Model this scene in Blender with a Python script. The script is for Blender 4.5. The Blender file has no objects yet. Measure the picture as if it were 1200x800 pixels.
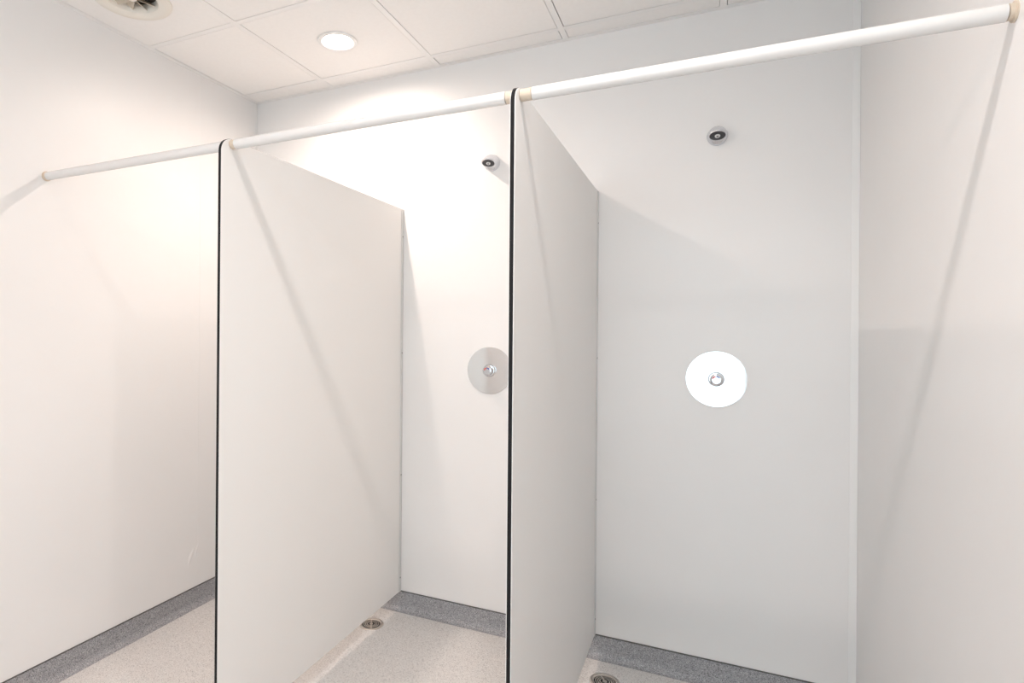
import bpy, bmesh, math, random
from mathutils import Vector, Matrix
C = bpy.context.scene
PI = math.pi
random.seed(4)

# ------------------------------------------------------------------ camera
cd = bpy.data.cameras.new('camera'); cam = bpy.data.objects.new('camera', cd)
C.collection.objects.link(cam); C.camera = cam
F_PX, CX, CY, YAW, ROLL = 689.73, 494.6, 387.33, 0.4479, 0.0078
cd.sensor_fit = 'HORIZONTAL'; cd.sensor_width = 36.0; cd.lens = F_PX / 1200 * 36
cd.shift_x = (600 - CX) / 1200; cd.shift_y = (CY - 400) / 1200
cd.clip_start = 0.02
fw = Vector((-math.sin(YAW), math.cos(YAW), 0)); rt = Vector((math.cos(YAW), math.sin(YAW), 0)); up = rt.cross(fw)
r2 = math.cos(ROLL) * rt + math.sin(ROLL) * up; u2 = -math.sin(ROLL) * rt + math.cos(ROLL) * up
M = Matrix((r2, u2, -fw)).transposed().to_4x4(); M.translation = (2.256, -2.552, 1.362)
cam.matrix_world = M

# ------------------------------------------------------------------ world, light levels, exposure
w = bpy.data.worlds.new('world'); C.world = w; w.use_nodes = True
w.node_tree.nodes['Background'].inputs[0].default_value = (0.75, 0.85, 1, 1)
w.node_tree.nodes['Background'].inputs[1].default_value = 0.3
LAMP_A = ((1.0, 0.845, 0.75), 48.5)     # warm downlight over the first cubicle (in view): beam power, W
LAMP_B = ((1.0, 0.90, 0.85), 35)      # downlight of the aisle
FILL_L = ((1.0, 0.45, 0.21), 17)     # added fill: two unseen ceiling panels behind the camera, radiance
FILL_R = ((0.88, 0.97, 1.0), 20)
FILL_WINDOW = ((0.76, 0.915, 1.0), 2.4)      # added fill: glowing frosted window, unseen behind the camera, radiance
LENS_SHARE = 0.75                      # radiance of a downlight's lens per watt of its beam
vs = C.view_settings
C.display_settings.display_device = 'sRGB'
vs.view_transform = 'Standard'; vs.look = 'None'; vs.gamma = 1.0; vs.use_curve_mapping = False
vs.exposure = -0.07

# ------------------------------------------------------------------ dimensions (metres)
XR, YR, ZC = 2.748, -3.9, 2.614        # right wall, rear wall, ceiling
P1, P2 = 0.918, 1.841                  # partition planes
FY, ZB, ZT = -1.203, 0.090, 1.953      # partition front edge, bottom, top
RY, RZ, RR = -1.158, 1.936, 0.0155     # rail
CH = 0.090                             # coved skirting height

# ------------------------------------------------------------------ materials
def mat(name, col, rough=0.5, metal=0.0, spec=0.5, emit=None, strength=0.0):
    m = bpy.data.materials.new(name); m.use_nodes = True
    b = m.node_tree.nodes['Principled BSDF']
    b.inputs['Base Color'].default_value = (*col, 1); b.inputs['Roughness'].default_value = rough
    b.inputs['Metallic'].default_value = metal; b.inputs['Specular IOR Level'].default_value = spec
    if emit:
        b.inputs['Emission Color'].default_value = (*emit, 1); b.inputs['Emission Strength'].default_value = strength
    return m
def nodes(m): return m.node_tree.nodes, m.node_tree.links, m.node_tree.nodes['Principled BSDF']
def bump(m, scale, strength, dist=0.001, detail=3):
    n, l, b = nodes(m)
    tc = n.new('ShaderNodeTexCoord'); t = n.new('ShaderNodeTexNoise'); bp = n.new('ShaderNodeBump')
    t.inputs['Scale'].default_value = scale; t.inputs['Detail'].default_value = detail
    bp.inputs['Strength'].default_value = strength; bp.inputs['Distance'].default_value = dist
    l.new(tc.outputs['Object'], t.inputs['Vector']); l.new(t.outputs['Fac'], bp.inputs['Height']); l.new(bp.outputs['Normal'], b.inputs['Normal'])
def vary(m, scale, c1, c2, lo=0.35, hi=0.65, detail=4):
    n, l, b = nodes(m)
    tc = n.new('ShaderNodeTexCoord'); t = n.new('ShaderNodeTexNoise'); r = n.new('ShaderNodeValToRGB')
    t.inputs['Scale'].default_value = scale; t.inputs['Detail'].default_value = detail
    r.color_ramp.elements[0].position = lo; r.color_ramp.elements[0].color = (*c1, 1)
    r.color_ramp.elements[1].position = hi; r.color_ramp.elements[1].color = (*c2, 1)
    l.new(tc.outputs['Object'], t.inputs['Vector']); l.new(t.outputs['Fac'], r.inputs['Fac']); l.new(r.outputs['Color'], b.inputs['Base Color'])
    return r
WALL = mat('wall_cladding', (.80, .79, .78), .38, spec=.4); vary(WALL, 1.6, (.84, .83, .82), (.86, .85, .84)); bump(WALL, 26, .12, .004)
TRIM = mat('trim_white', (.84, .835, .82), .35)
BRIGHT = mat('corner_strip_white', (.885, .88, .87), .35)
SEAL = mat('cap_seal', (.10, .095, .09), .6)
TILE = mat('ceiling_tile', (.86, .835, .805), .8, spec=.2); vary(TILE, 60, (.92, .90, .88), (.935, .915, .895)); bump(TILE, 240, .08, .001)
GRID = mat('ceiling_grid', (.90, .885, .87), .5)
PLEN = mat('plenum', (.2, .2, .2), .9)
LAM = mat('laminate_grey', (.90, .885, .865), .48, spec=.28); bump(LAM, 900, .03, .0005)
CORE = mat('black_phenolic_core', (.012, .011, .012), .5, spec=.15)
ALU = mat('channel_white', (.70, .70, .69), .4)
SCREW = mat('screw_steel', (.25, .25, .26), .35, 1.0)
RAIL = mat('white_coated_tube', (.76, .75, .735), .25)
SLEEVE = mat('beige_plastic', (.66, .56, .45), .4)
CHROME = mat('chrome', (.60, .61, .63), .12, 1.0)
HEADC = mat('satin_chrome', (.72, .73, .76), .27, 1.0)
MIRROR = mat('polished_steel', (.75, .76, .765), .07, 1.0)
DARK = mat('dark_rubber', (.035, .035, .04), .45)
NOZ = mat('nozzle_white', (.8, .8, .8), .3)
RED = mat('red_print', (.7, .08, .06), .4); BLUE = mat('blue_print', (.03, .08, .4), .4)
DRAINM = mat('drain_steel', (.74, .68, .62), .28, 1.0)
HOLE = mat('drain_dark', (.008, .007, .007), .7)
VENTW = mat('vent_white', (.84, .80, .73), .5); VENTF = mat('vent_fin', (.62, .54, .44), .5); VENTD = mat('vent_duct', (.16, .12, .09), .8)
FILL_GLASS = mat('fill_glass', (.75, .8, .85), .5, emit=FILL_WINDOW[0], strength=FILL_WINDOW[1])
LENS_A = mat('lamp_lens_warm', (.9, .9, .9), .5, emit=LAMP_A[0], strength=LAMP_A[1] * LENS_SHARE)
LENS_B = mat('lamp_lens_neutral', (.9, .9, .9), .5, emit=LAMP_B[0], strength=LAMP_B[1] * LENS_SHARE)
FILL_LENS_L = mat('fill_lens_warm', (.9, .9, .9), .5, emit=FILL_L[0], strength=FILL_L[1])
FILL_LENS_R = mat('fill_lens_cool', (.9, .9, .9), .5, emit=FILL_R[0], strength=FILL_R[1])
# speckled safety vinyl: base tone plus fine dark and pale flakes
def vinyl(name, tones):
    m = mat(name, tones[2], .55, spec=.35); n, l, b = nodes(m)
    tc = n.new('ShaderNodeTexCoord')
    v = n.new('ShaderNodeTexVoronoi'); v.inputs['Scale'].default_value = 430
    r = n.new('ShaderNodeValToRGB'); r.color_ramp.interpolation = 'CONSTANT'
    e = r.color_ramp.elements
    e[0].position = 0; e[0].color = (*tones[0], 1)
    e[1].position = .10; e[1].color = (*tones[1], 1)
    for p, c in ((.40, tones[2]), (.74, tones[3]), (.93, tones[4])):
        x = e.new(p); x.color = (*c, 1)
    sp = n.new('ShaderNodeSeparateColor')
    l.new(tc.outputs['Object'], v.inputs['Vector']); l.new(v.outputs['Color'], sp.inputs['Color'])
    l.new(sp.outputs['Red'], r.inputs['Fac']); l.new(r.outputs['Color'], b.inputs['Base Color'])
    t = n.new('ShaderNodeTexNoise'); t.inputs['Scale'].default_value = 500
    bp = n.new('ShaderNodeBump'); bp.inputs['Strength'].default_value = .15; bp.inputs['Distance'].default_value = .001
    l.new(tc.outputs['Object'], t.inputs['Vector']); l.new(t.outputs['Fac'], bp.inputs['Height']); l.new(bp.outputs['Normal'], b.inputs['Normal'])
    return m
VINYL = vinyl('floor_vinyl', ((.42, .40, .39), (.65, .625, .605), (.71, .685, .665), (.75, .73, .71), (.83, .815, .80)))
COVE = vinyl('skirting_vinyl', ((.14, .14, .145), (.28, .28, .29), (.35, .35, .365), (.42, .42, .435), (.58, .58, .59)))

# ------------------------------------------------------------------ helpers
def obj(name, bm, m, parent=None, smooth=False, loc=None):
    me = bpy.data.meshes.new(name)
    bmesh.ops.recalc_face_normals(bm, faces=bm.faces[:])
    bm.to_mesh(me); bm.free(); me.materials.append(m)
    if smooth:
        for p in me.polygons: p.use_smooth = True
        me.set_sharp_from_angle(angle=math.radians(35))
    o = bpy.data.objects.new(name, me); C.collection.objects.link(o)
    if parent: o.parent = parent
    if loc: o.location = loc
    return o
def thing(name, label, cat, loc, group=None):
    o = bpy.data.objects.new(name, None); C.collection.objects.link(o); o.location = loc
    o.empty_display_size = .05; o['label'] = label; o['category'] = cat; o['kind'] = 'thing'
    if group: o['group'] = group
    return o
def struct(o): o['kind'] = 'structure'; return o
def box(bm, a, b, bevel=0):
    r = bmesh.ops.create_cube(bm, size=1)
    a, b = Vector(a), Vector(b)
    for v in r['verts']: v.co = Vector([(a[i] + b[i]) / 2 + v.co[i] * abs(b[i] - a[i]) for i in range(3)])
    if bevel:
        ed = list({e for v in r['verts'] for e in v.link_edges})
        bmesh.ops.bevel(bm, geom=ed, offset=bevel, segments=2, profile=.5, affect='EDGES')
    return bm
def bx(a, b, bevel=0): return box(bmesh.new(), a, b, bevel)
def rings(bm, loops, close=False, cap0=False, cap1=False):
    vv = [[bm.verts.new(p) for p in lp] for lp in loops]
    n = len(vv[0]); k = len(vv)
    for i in range(k if close else k - 1):
        a, b = vv[i], vv[(i + 1) % k]
        for j in range(n): bm.faces.new((a[j], a[(j + 1) % n], b[(j + 1) % n], b[j]))
    if cap0: bm.faces.new(vv[0][::-1])
    if cap1: bm.faces.new(vv[-1])
    return bm
def lathe(prof, axis='z', seg=40, close=False, cap0=False, cap1=False):
    """prof: (radius, height) pairs; axis z up, axis 'y' = height goes along -y (out of the back wall)"""
    lp = []
    for r, h in prof:
        c = []
        for j in range(seg):
            a = 2 * PI * j / seg
            c.append((r * math.cos(a), r * math.sin(a), h) if axis == 'z' else ((r * math.cos(a), -h, r * math.sin(a)) if axis == 'y' else (h, r * math.cos(a), r * math.sin(a))))
        lp.append(c)
    return rings(bmesh.new(), lp, close, cap0, cap1)

# ------------------------------------------------------------------ room shell
T = .10
struct(obj('floor', bx((-T, YR - T, -.12), (XR + T, T, 0)), VINYL))
struct(obj('wall_back', bx((-T, 0, 0), (XR + T, T, ZC + .25)), WALL))
wall_left = struct(obj('wall_left', bx((-T, YR, 0), (0, 0, ZC + .25)), WALL))
struct(obj('wall_right', bx((XR, YR, 0), (XR + T, 0, ZC + .25)), WALL))
WX0, WX1, WZ0, WZ1 = .30, 2.64, .50, 2.25
bm = bmesh.new()
box(bm, (-T, YR - T, 0), (WX0, YR, ZC + .25)); box(bm, (WX1, YR - T, 0), (XR + T, YR, ZC + .25)); box(bm, (WX0, YR - T, WZ1), (WX1, YR, ZC + .25)); box(bm, (WX0, YR - T, 0), (WX1, YR, WZ0))
struct(obj('wall_rear', bm, WALL))
# glowing window added as fill behind the photographer: the right-hand cover plate mirrors it
bm = bmesh.new(); fr = .05; mx = (WX0 + WX1) / 2
for a, b in (((WX0, WZ0), (WX0 + fr, WZ1)), ((WX1 - fr, WZ0), (WX1, WZ1)), ((WX0 + fr, WZ1 - fr), (WX1 - fr, WZ1)), ((WX0 + fr, WZ0), (WX1 - fr, WZ0 + fr)), ((mx - fr / 2, WZ0 + fr), (mx + fr / 2, WZ1 - fr))):
    box(bm, (a[0], YR - .07, a[1]), (b[0], YR - .02, b[1]))
fill_win = struct(obj('fill_window_1', bm, TRIM))
for a, b in ((WX0 + fr, mx - fr / 2), (mx + fr / 2, WX1 - fr)):
    obj('fill_pane', bx((a, YR - .05, WZ0 + fr), (b, YR - .04, WZ1 - fr)), FILL_GLASS, fill_win)

# coved skirting: profile (distance from wall, height), mitred in the corners
R = .030
prof = [(.003, CH), (.003, R + .003)]
prof = [(.0025, CH), (.0025, R)] + [(R - (R - .0025) * math.cos(a), R - (R - .0005) * math.sin(a)) for a in [PI / 2 * k / 8 for k in range(1, 9)]] + [(R, .0), (.0, .0), (.0, CH)]
def skirting(name, fn0, fn1):
    bm = bmesh.new()
    rings(bm, [[fn0(d, z) for d, z in prof], [fn1(d, z) for d, z in prof]], cap0=True, cap1=True)
    return struct(obj(name, bm, COVE, smooth=True))
sk = {}
sk['back'] = skirting('baseboard_back', lambda d, z: (d, -d, z), lambda d, z: (XR - d, -d, z))
sk['left'] = skirting('baseboard_left', lambda d, z: (d, YR, z), lambda d, z: (d, -d, z))
sk['right'] = skirting('baseboard_right', lambda d, z: (XR - d, YR, z), lambda d, z: (XR - d, -d, z))
obj('cap_seal', bx((.004, -.004, CH), (XR - .004, 0, CH + .0035)), SEAL, sk['back'])
obj('cap_seal', bx((0, YR, CH), (.004, -.0, CH + .0035)), SEAL, sk['left'])
obj('cap_seal', bx((XR - .004, YR, CH), (XR, 0, CH + .0035)), SEAL, sk['right'])

# corner strips of the wall cladding, one sheet joint on the left wall, one blister low on it
struct(obj('trim_1', bx((0, -.009, CH + .004), (.003, 0, ZC - .001), .001), TRIM))
struct(obj('trim_2', bx((XR - .024, -.0025, CH + .004), (XR, 0, ZC - .001), .001), BRIGHT))
struct(obj('trim_3', bx((0, -.4035, CH + .004), (.0006, -.4, ZC - .001)), TRIM))

def blister(y0, z0, y1, z1, wd, ht):
    bm = bmesh.new(); L = []; d = Vector((0, y1 - y0, z1 - z0)); n = Vector((0, -d.z, d.y)).normalized()
    for k in range(9):
        f = k / 8; w_ = wd * math.sin(PI * (.04 + .92 * f)); c = Vector((-.0006, y0, z0)) + d * f + n * (.006 * math.sin(2.2 * f))
        L.append([tuple(c + n * (w_ * math.cos(t)) + Vector((ht * math.sin(PI * (.04 + .92 * f)) * math.sin(t), 0, 0))) for t in [PI * q / 8 for q in range(9)]])
    rings(bm, L, cap0=True, cap1=True)
    return obj('blister', bm, WALL, wall_left, True)
blister(-.462, .205, -.418, .290, .011, .0030)
blister(-.420, .235, -.386, .305, .008, .0022)

# ------------------------------------------------------------------ suspended ceiling
GX, GY, GS, BW = .511, -.113, .6, .024
LAMPS = [(.811, -.413), (2.011, -1.613)]
VENT = (.28, -1.013); FILL_PANELS = [(.811, -3.013), (2.011, -3.013)]
ceil = struct(obj('ceiling', bx((-T, YR - T, ZC + .25), (XR + T, T, ZC + .33)), PLEN))
xs = [GX + GS * k for k in range(4)]; ys = [GY - GS * k for k in range(7)]
ys = [y for y in ys if y > YR + .05]
# wall angle
for a, b in (((0, -BW), (XR, 0)), ((0, YR), (XR, YR + BW)), ((0, YR + BW), (BW, -BW)), ((XR - BW, YR + BW), (XR, -BW))):
    obj('wall_angle', bx((a[0], a[1], ZC), (b[0], b[1], ZC + .003)), GRID, ceil)
for y in ys: obj('main_runner', bx((BW, y - BW / 2, ZC), (XR - BW, y + BW / 2, ZC + .003)), GRID, ceil)
ye = [-BW + 0.0] + [y for y in ys] + [YR + BW]
for x in xs:
    for i in range(len(ye) - 1):
        y1 = ye[i] - (BW / 2 if i else 0); y0 = ye[i + 1] + (BW / 2 if i + 1 < len(ye) - 1 else 0)
        obj('cross_tee', bx((x - BW / 2, y0, ZC), (x + BW / 2, y1, ZC + .003)), GRID, ceil)
def tile(x0, x1, y0, y1, hole=None, hr=0):
    """tegular tile: edge rests on the grid, face drops into the opening and ends nearly flush with the bars"""
    z1 = ZC + .014; zf = ZC + random.uniform(0, .0012); g = .0010 + random.choice((0, .0003, .0006, .0016))
    bm = bmesh.new()
    x0 += g; x1 -= g; y0 += g; y1 -= g; c = .0015
    def ringrect(i, z, n):
        pts = []
        a, b, d, e = x0 + i, x1 - i, y0 + i, y1 - i
        cxx, cyy = (hole if hole else ((a + b) / 2, (d + e) / 2))
        for j in range(n):
            t = 2 * PI * (j + .5) / n; dx, dy = math.cos(t), math.sin(t)
            k = min(((b - cxx) / dx if dx > 0 else (a - cxx) / dx) if abs(dx) > 1e-9 else 9, ((e - cyy) / dy if dy > 0 else (d - cyy) / dy) if abs(dy) > 1e-9 else 9)
            pts.append((cxx + dx * k, cyy + dy * k, z))
        return pts
    if hole:
        n = 64
        def corner_fix(p, i):   # pull the nearest samples onto the true corners
            for cx_ in (x0 + i, x1 - i):
                for cy_ in (y0 + i, y1 - i):
                    j = min(range(n), key=lambda q: (p[q][0] - cx_) ** 2 + (p[q][1] - cy_) ** 2); p[j] = (cx_, cy_, p[j][2])
            return p
        circ = lambda z: [(hole[0] + hr * math.cos(2 * PI * (j + .5) / n), hole[1] + hr * math.sin(2 * PI * (j + .5) / n), z) for j in range(n)]
        rings(bm, [circ(z1), corner_fix(ringrect(0, z1, n), 0), corner_fix(ringrect(0, zf + c, n), 0), corner_fix(ringrect(c, zf, n), c), circ(zf)], close=True)
    else:
        q = lambda i, z: [(x0 + i, y0 + i, z), (x1 - i, y0 + i, z), (x1 - i, y1 - i, z), (x0 + i, y1 - i, z)]
        rings(bm, [q(0, z1), q(0, zf + c), q(c, zf)], cap0=True, cap1=True)
    obj('ceiling_tile', bm, TILE, ceil)
xe = [BW - BW / 2] + xs + [XR - BW + BW / 2]; ye2 = [-BW + BW / 2] + ys + [YR + BW - BW / 2]
for i in range(len(xe) - 1):
    for j in range(len(ye2) - 1):
        x0, x1 = xe[i] + BW / 2, xe[i + 1] - BW / 2; y1, y0 = ye2[j] - BW / 2, ye2[j + 1] + BW / 2
        hole, hr = None, 0
        for c, r in ((LAMPS[0], .066), (LAMPS[1], .066), (VENT, .1)):
            if x0 < c[0] < x1 and y0 < c[1] < y1: hole, hr = c, r
        if any(x0 < q[0] < x1 and y0 < q[1] < y1 for q in FILL_PANELS): continue
        tile(x0, x1, y0, y1, hole, hr)

# ------------------------------------------------------------------ downlights
def lamp(xy, lens_m, light, label):
    t = thing('recessed_downlight', label, 'ceiling light', (xy[0], xy[1], ZC))
    obj('bezel', lathe([(.086, .0), (.084, -.004), (.070, -.006), (.064, -.002), (.062, .010), (.064, .013), (.0655, .012), (.0655, .0)], seg=48, close=True), TRIM, t, True)
    obj('lens', lathe([(.001, .007), (.03, .007), (.0615, .009)], seg=48, cap0=True), lens_m, t, True)
    ld = bpy.data.lights.new('beam', 'SPOT'); ld.color = light[0]; ld.energy = light[1]; ld.spot_size = math.radians(176); ld.spot_blend = 1.0; ld.shadow_soft_size = .018
    lo = bpy.data.objects.new('beam', ld); C.collection.objects.link(lo); lo.parent = t; lo.location = (0, 0, -.004)
    obj('lamp_can', lathe([(.0645, .014), (.0645, .07)], seg=48, cap1=True), TRIM, t, True)
lamp(LAMPS[0], LENS_A, LAMP_A, 'round recessed downlight glowing in the ceiling tile near the back wall')
lamp(LAMPS[1], LENS_B, LAMP_B, 'round recessed downlight in the ceiling over the aisle, in front of the rail')

for PN, lm, lb in ((FILL_PANELS[0], FILL_LENS_L, 'added square fill panel in the ceiling behind the camera, on the left wall side'), (FILL_PANELS[1], FILL_LENS_R, 'added square fill panel in the ceiling behind the camera, on the right wall side')):
    t = thing('fill_panel', lb, 'ceiling light', (PN[0], PN[1], ZC))  # unseen panel, added to give the cubicles soft fill light
    bm = bmesh.new(); hw = .287
    q = lambda i, z: [(-i, -i, z), (i, -i, z), (i, i, z), (-i, i, z)]
    rings(bm, [q(hw, 0), q(hw, .04), q(hw - .02, .04), q(hw - .02, 0)], close=True); obj('fill_frame', bm, TRIM, t)
    obj('lens', bx((-hw + .02, -hw + .02, .003), (hw - .02, hw - .02, .008)), lm, t)
    obj('fill_back', bx((-hw + .02, -hw + .02, .03), (hw - .02, hw - .02, .039)), TRIM, t)

# ------------------------------------------------------------------ ceiling air diffuser
v = thing('ceiling_vent', 'round white air vent with twisted fins in the ceiling, top left', 'vent', (VENT[0], VENT[1], ZC))
obj('flange', lathe([(.142, .0), (.140, -.006), (.128, -.012), (.108, -.012), (.092, -.003), (.086, .012), (.086, .03), (.09, .03), (.098, .001)], seg=56, close=True), VENTW, v, True)
obj('duct', lathe([(.0905, .028), (.0905, .16)], seg=40, cap1=True), VENTD, v, True)
for k in range(10):
    a = 2 * PI * k / 10 + .2
    bm = bmesh.new(); L = []
    for r, zt in ((.018, .001), (.05, .003), (.0855, .006)):
        tw = .55
        ca, sa = math.cos(a), math.sin(a); tx, ty = -sa, ca; wd = .010 + r * .16
        lo = Vector((ca * r - tx * wd, sa * r - ty * wd, zt)); hi = Vector((ca * r + tx * wd, sa * r + ty * wd, zt + .030))
        th = Vector((tx, ty, -.7)).normalized() * .0008
        L.append([tuple(lo - th), tuple(hi - th), tuple(hi + th), tuple(lo + th)])
    rings(bm, L, cap0=True, cap1=True)
    obj('fin', bm, VENTF, v)
obj('hub', lathe([(.002, -.001), (.014, .0), (.018, .004), (.018, .034)], seg=24, cap0=True, cap1=True), VENTW, v, True)

# ------------------------------------------------------------------ partitions
def partition(px, label):
    t = thing('shower_partition', label, 'partition', (px, 0, 0), 'cubicle partitions')
    def outline(x, ins=0.0, rr=.046):
        y0, y1, z0, z1 = FY + ins, -.004, ZB + ins, ZT - ins; r = rr - ins
        p = [(x, y1, z0), (x, y1, z1)]
        for k in range(13):
            a = PI / 2 * k / 12
            p.append((x, y0 + r - r * math.sin(a), z1 - r + r * math.cos(a)))
        p.append((x, y0, z0)); return p
    h = .0065
    obj('panel_core', rings(bmesh.new(), [outline(-h + .0016, .0007), outline(-h + .0018), outline(h - .0018), outline(h - .0016, .0007)], cap0=True, cap1=True), CORE, t)
    for s in (-1, 1):
        obj('laminate_face', rings(bmesh.new(), [outline(s * h, .0014), outline(s * (h - .0006), .0009), outline(s * (h - .0015), .0009)], cap0=True, cap1=True), LAM, t)
    # U channel on the back wall, screwed from the side
    for s in (-1, 1):
        ch = obj('wall_channel', bx((s * (h + .0002), -.022, ZB + .002), (s * (h + .0032), -.0005, ZT - .001), .0006), ALU, t)
        if s == 1:
            for z in (ZT - .135, ZT - 1.0 + .30, .66, .16):
                obj('screw', lathe([(.0036, .0), (.0034, .0012), (.001, .0016)], axis='x', seg=14, cap0=True, cap1=True), SCREW, ch, True, (h + .0031, -.011, z))
    return t
partition(P1, 'light grey cubicle partition with black front edge, farther one, beside the left cubicle')
partition(P2, 'light grey cubicle partition with black front edge, nearer one, left of the right-hand cubicle')

# ------------------------------------------------------------------ rail
rail = thing('curtain_rail', 'white round rail running over the partition fronts from wall to wall', 'rail', (0, RY, RZ))
g = .007
gaps = [(0, .012), (P1 - .016, P1 + .024), (P2 - .030, P2 + .036), (XR - .012, XR)]
for i in range(3):
    a, b = gaps[i][1], gaps[i + 1][0]
    obj('tube', lathe([(RR - .003, a), (RR, a + .0006), (RR, b - .0006), (RR - .003, b)], axis='x', seg=36, close=False, cap0=True, cap1=True), RAIL, rail, True)
for a, b in ((.0, .0115), (P1 - .0155, P1 - g), (P1 + g, P1 + .0235), (P2 - .0295, P2 - g), (P2 + g, P2 + .0355), (XR - .0115, XR)):
    obj('sleeve', lathe([(RR - .003, a), (RR - .0006, a + .001), (RR - .0012, (a + b) / 2), (RR - .0006, b - .001), (RR - .003, b)], axis='x', seg=32, cap0=True, cap1=True), SLEEVE, rail, True)
obj('wall_flange', lathe([(RR + .003, 0), (RR + .003, .0025), (RR - .0005, .004)], axis='x', seg=32, cap0=True, cap1=True), SLEEVE, rail, True)
obj('wall_flange', lathe([(RR + .003, XR), (RR + .003, XR - .0025), (RR - .0005, XR - .004)], axis='x', seg=32, cap0=True, cap1=True), SLEEVE, rail, True)

# ------------------------------------------------------------------ shower heads
def head(x, z, label):
    t = thing('showerhead', label, 'shower head', (x, 0, z), 'wall shower heads')
    n = 36; tilt = math.radians(71)               # the spray face is cut into the underside, looking down and a little outwards
    def ring(cy, cz, r, a):
        ux = Vector((1, 0, 0)); nrm = Vector((0, -math.cos(a), -math.sin(a))); uz = nrm.cross(ux)
        return [tuple(Vector((0, cy, cz)) + ux * (r * math.cos(2 * PI * j / n)) + uz * (r * math.sin(2 * PI * j / n))) for j in range(n)]
    nv = Vector((0, -math.cos(tilt), -math.sin(tilt))); c = Vector((0, -.056, -.0125))
    L = [ring(-.0005, 0, .0365, 0), ring(-.008, 0, .0365, 0), ring(-.011, 0, .0350, 0)]
    for k in range(1, 9):
        f = k / 9; g = f * f * (3 - 2 * f)
        L.append(ring(-.011 - .042 * f, -.0095 * g, .0350 - .0025 * f, tilt * f))
    for r, hgt in ((.0320, -.002), (.0312, .001), (.0295, .0022), (.0278, .0018), (.0272, -.001)):
        q = c + nv * hgt; L.append(ring(q.y, q.z, r, tilt))
    body = obj('body', rings(bmesh.new(), L, cap0=True, cap1=True), HEADC, t, True)
    def disc(p, prof): # lathe about the face normal
        L = []
        for r, hgt in prof:
            q = p + nv * hgt; L.append(ring(q.y, q.z, r, tilt))
        return rings(bmesh.new(), L, cap0=True, cap1=True)
    f = obj('spray_face', disc(c, [(.0270, -.0008), (.0270, .0006), (.0250, .0012), (.012, .0016)]), DARK, t, True)
    obj('nozzle', disc(c, [(.0095, .0012), (.0095, .0046), (.0080, .0058), (.0048, .0058), (.0042, .0046)]), NOZ, f, True)
    obj('nozzle_hole', disc(c, [(.0040, .0044), (.0040, .0049)]), DARK, f, True)
head(1.379, 2.126, 'small chrome shower head in the middle cubicle, left of the nearer partition')
head(2.294, 2.124, 'small chrome shower head in the right-hand cubicle, high on the open back wall')

# ------------------------------------------------------------------ push valves on polished plates
def valve(x, z, label):
    t = thing('shower_valve', label, 'shower valve', (x, 0, z), 'push valves on round plates')
    obj('cover_plate', lathe([(.107, .0003), (.107, .004), (.02, .004)], axis='y', seg=72, cap0=True, cap1=True), MIRROR, t)
    obj('knob_collar', lathe([(.0285, .0042), (.0285, .008), (.0255, .0125), (.019, .0135), (.019, .016)], axis='y', seg=40, cap0=True, cap1=True), CHROME, t, True)
    k = obj('push_button', lathe([(.0185, .0162), (.0185, .020), (.0215, .022), (.0215, .038), (.020, .0405), (.016, .0415), (.0155, .0405), (.004, .0405)], axis='y', seg=40, cap0=True, cap1=True), CHROME, t, True)
    for nm, m, a0, a1 in (('hot_mark', RED, 100, 165), ('cold_mark', BLUE, 35, 92)):
        bm = bmesh.new(); L = []
        for q in range(9):
            a = math.radians(a0 + (a1 - a0) * q / 8); ca, sa = math.cos(a), math.sin(a)
            L.append([(.0105 * ca, -.0406, .0105 * sa), (.0150 * ca, -.0406, .0150 * sa), (.0150 * ca, -.0412, .0150 * sa), (.0105 * ca, -.0412, .0105 * sa)])
        obj(nm, rings(bm, L, cap0=True, cap1=True), m, k)
valve(1.374, 1.183, 'round steel valve plate with push knob in the middle cubicle, partly behind the partition')
valve(2.297, 1.183, 'round bright steel shower valve plate with push knob in the right-hand cubicle')

# ------------------------------------------------------------------ floor drains
def drain(x, y, label):
    t = thing('floor_drain', label, 'drain', (x, y, 0), 'round floor drains')
    obj('sump', lathe([(.002, .0006), (.042, .0006), (.042, .0002)], seg=40, cap0=True, cap1=True), HOLE, t)
    obj('rim', lathe([(.057, .0002), (.0565, .002), (.053, .0036), (.044, .0030), (.041, .0012), (.041, .0002)], seg=48, close=True), DRAINM, t, True)
    for r in (.0345, .0265, .0185):
        obj('grate_ring', lathe([(r + .0021, .0008), (r + .0021, .003), (r - .0021, .003), (r - .0021, .0008)], seg=40, close=True), DRAINM, t, True)
    obj('grate_hub', lathe([(.009, .001), (.009, .003), (.002, .0032)], seg=24, cap0=True, cap1=True), DRAINM, t, True)
    a = math.radians(120)
    for s in (0, PI):
        bm = bx((.009, -.003, .0012), (.0412, .003, .0029)); bmesh.ops.rotate(bm, verts=bm.verts, cent=(0, 0, 0), matrix=Matrix.Rotation(a + s, 3, 'Z'))
        obj('grate_bar', bm, DRAINM, t)
drain(.871, -.189, 'round steel floor drain under the farther partition, at the edge of the middle cubicle')
drain(1.914, -.172, 'round steel floor drain in the right-hand cubicle beside the nearer partition')
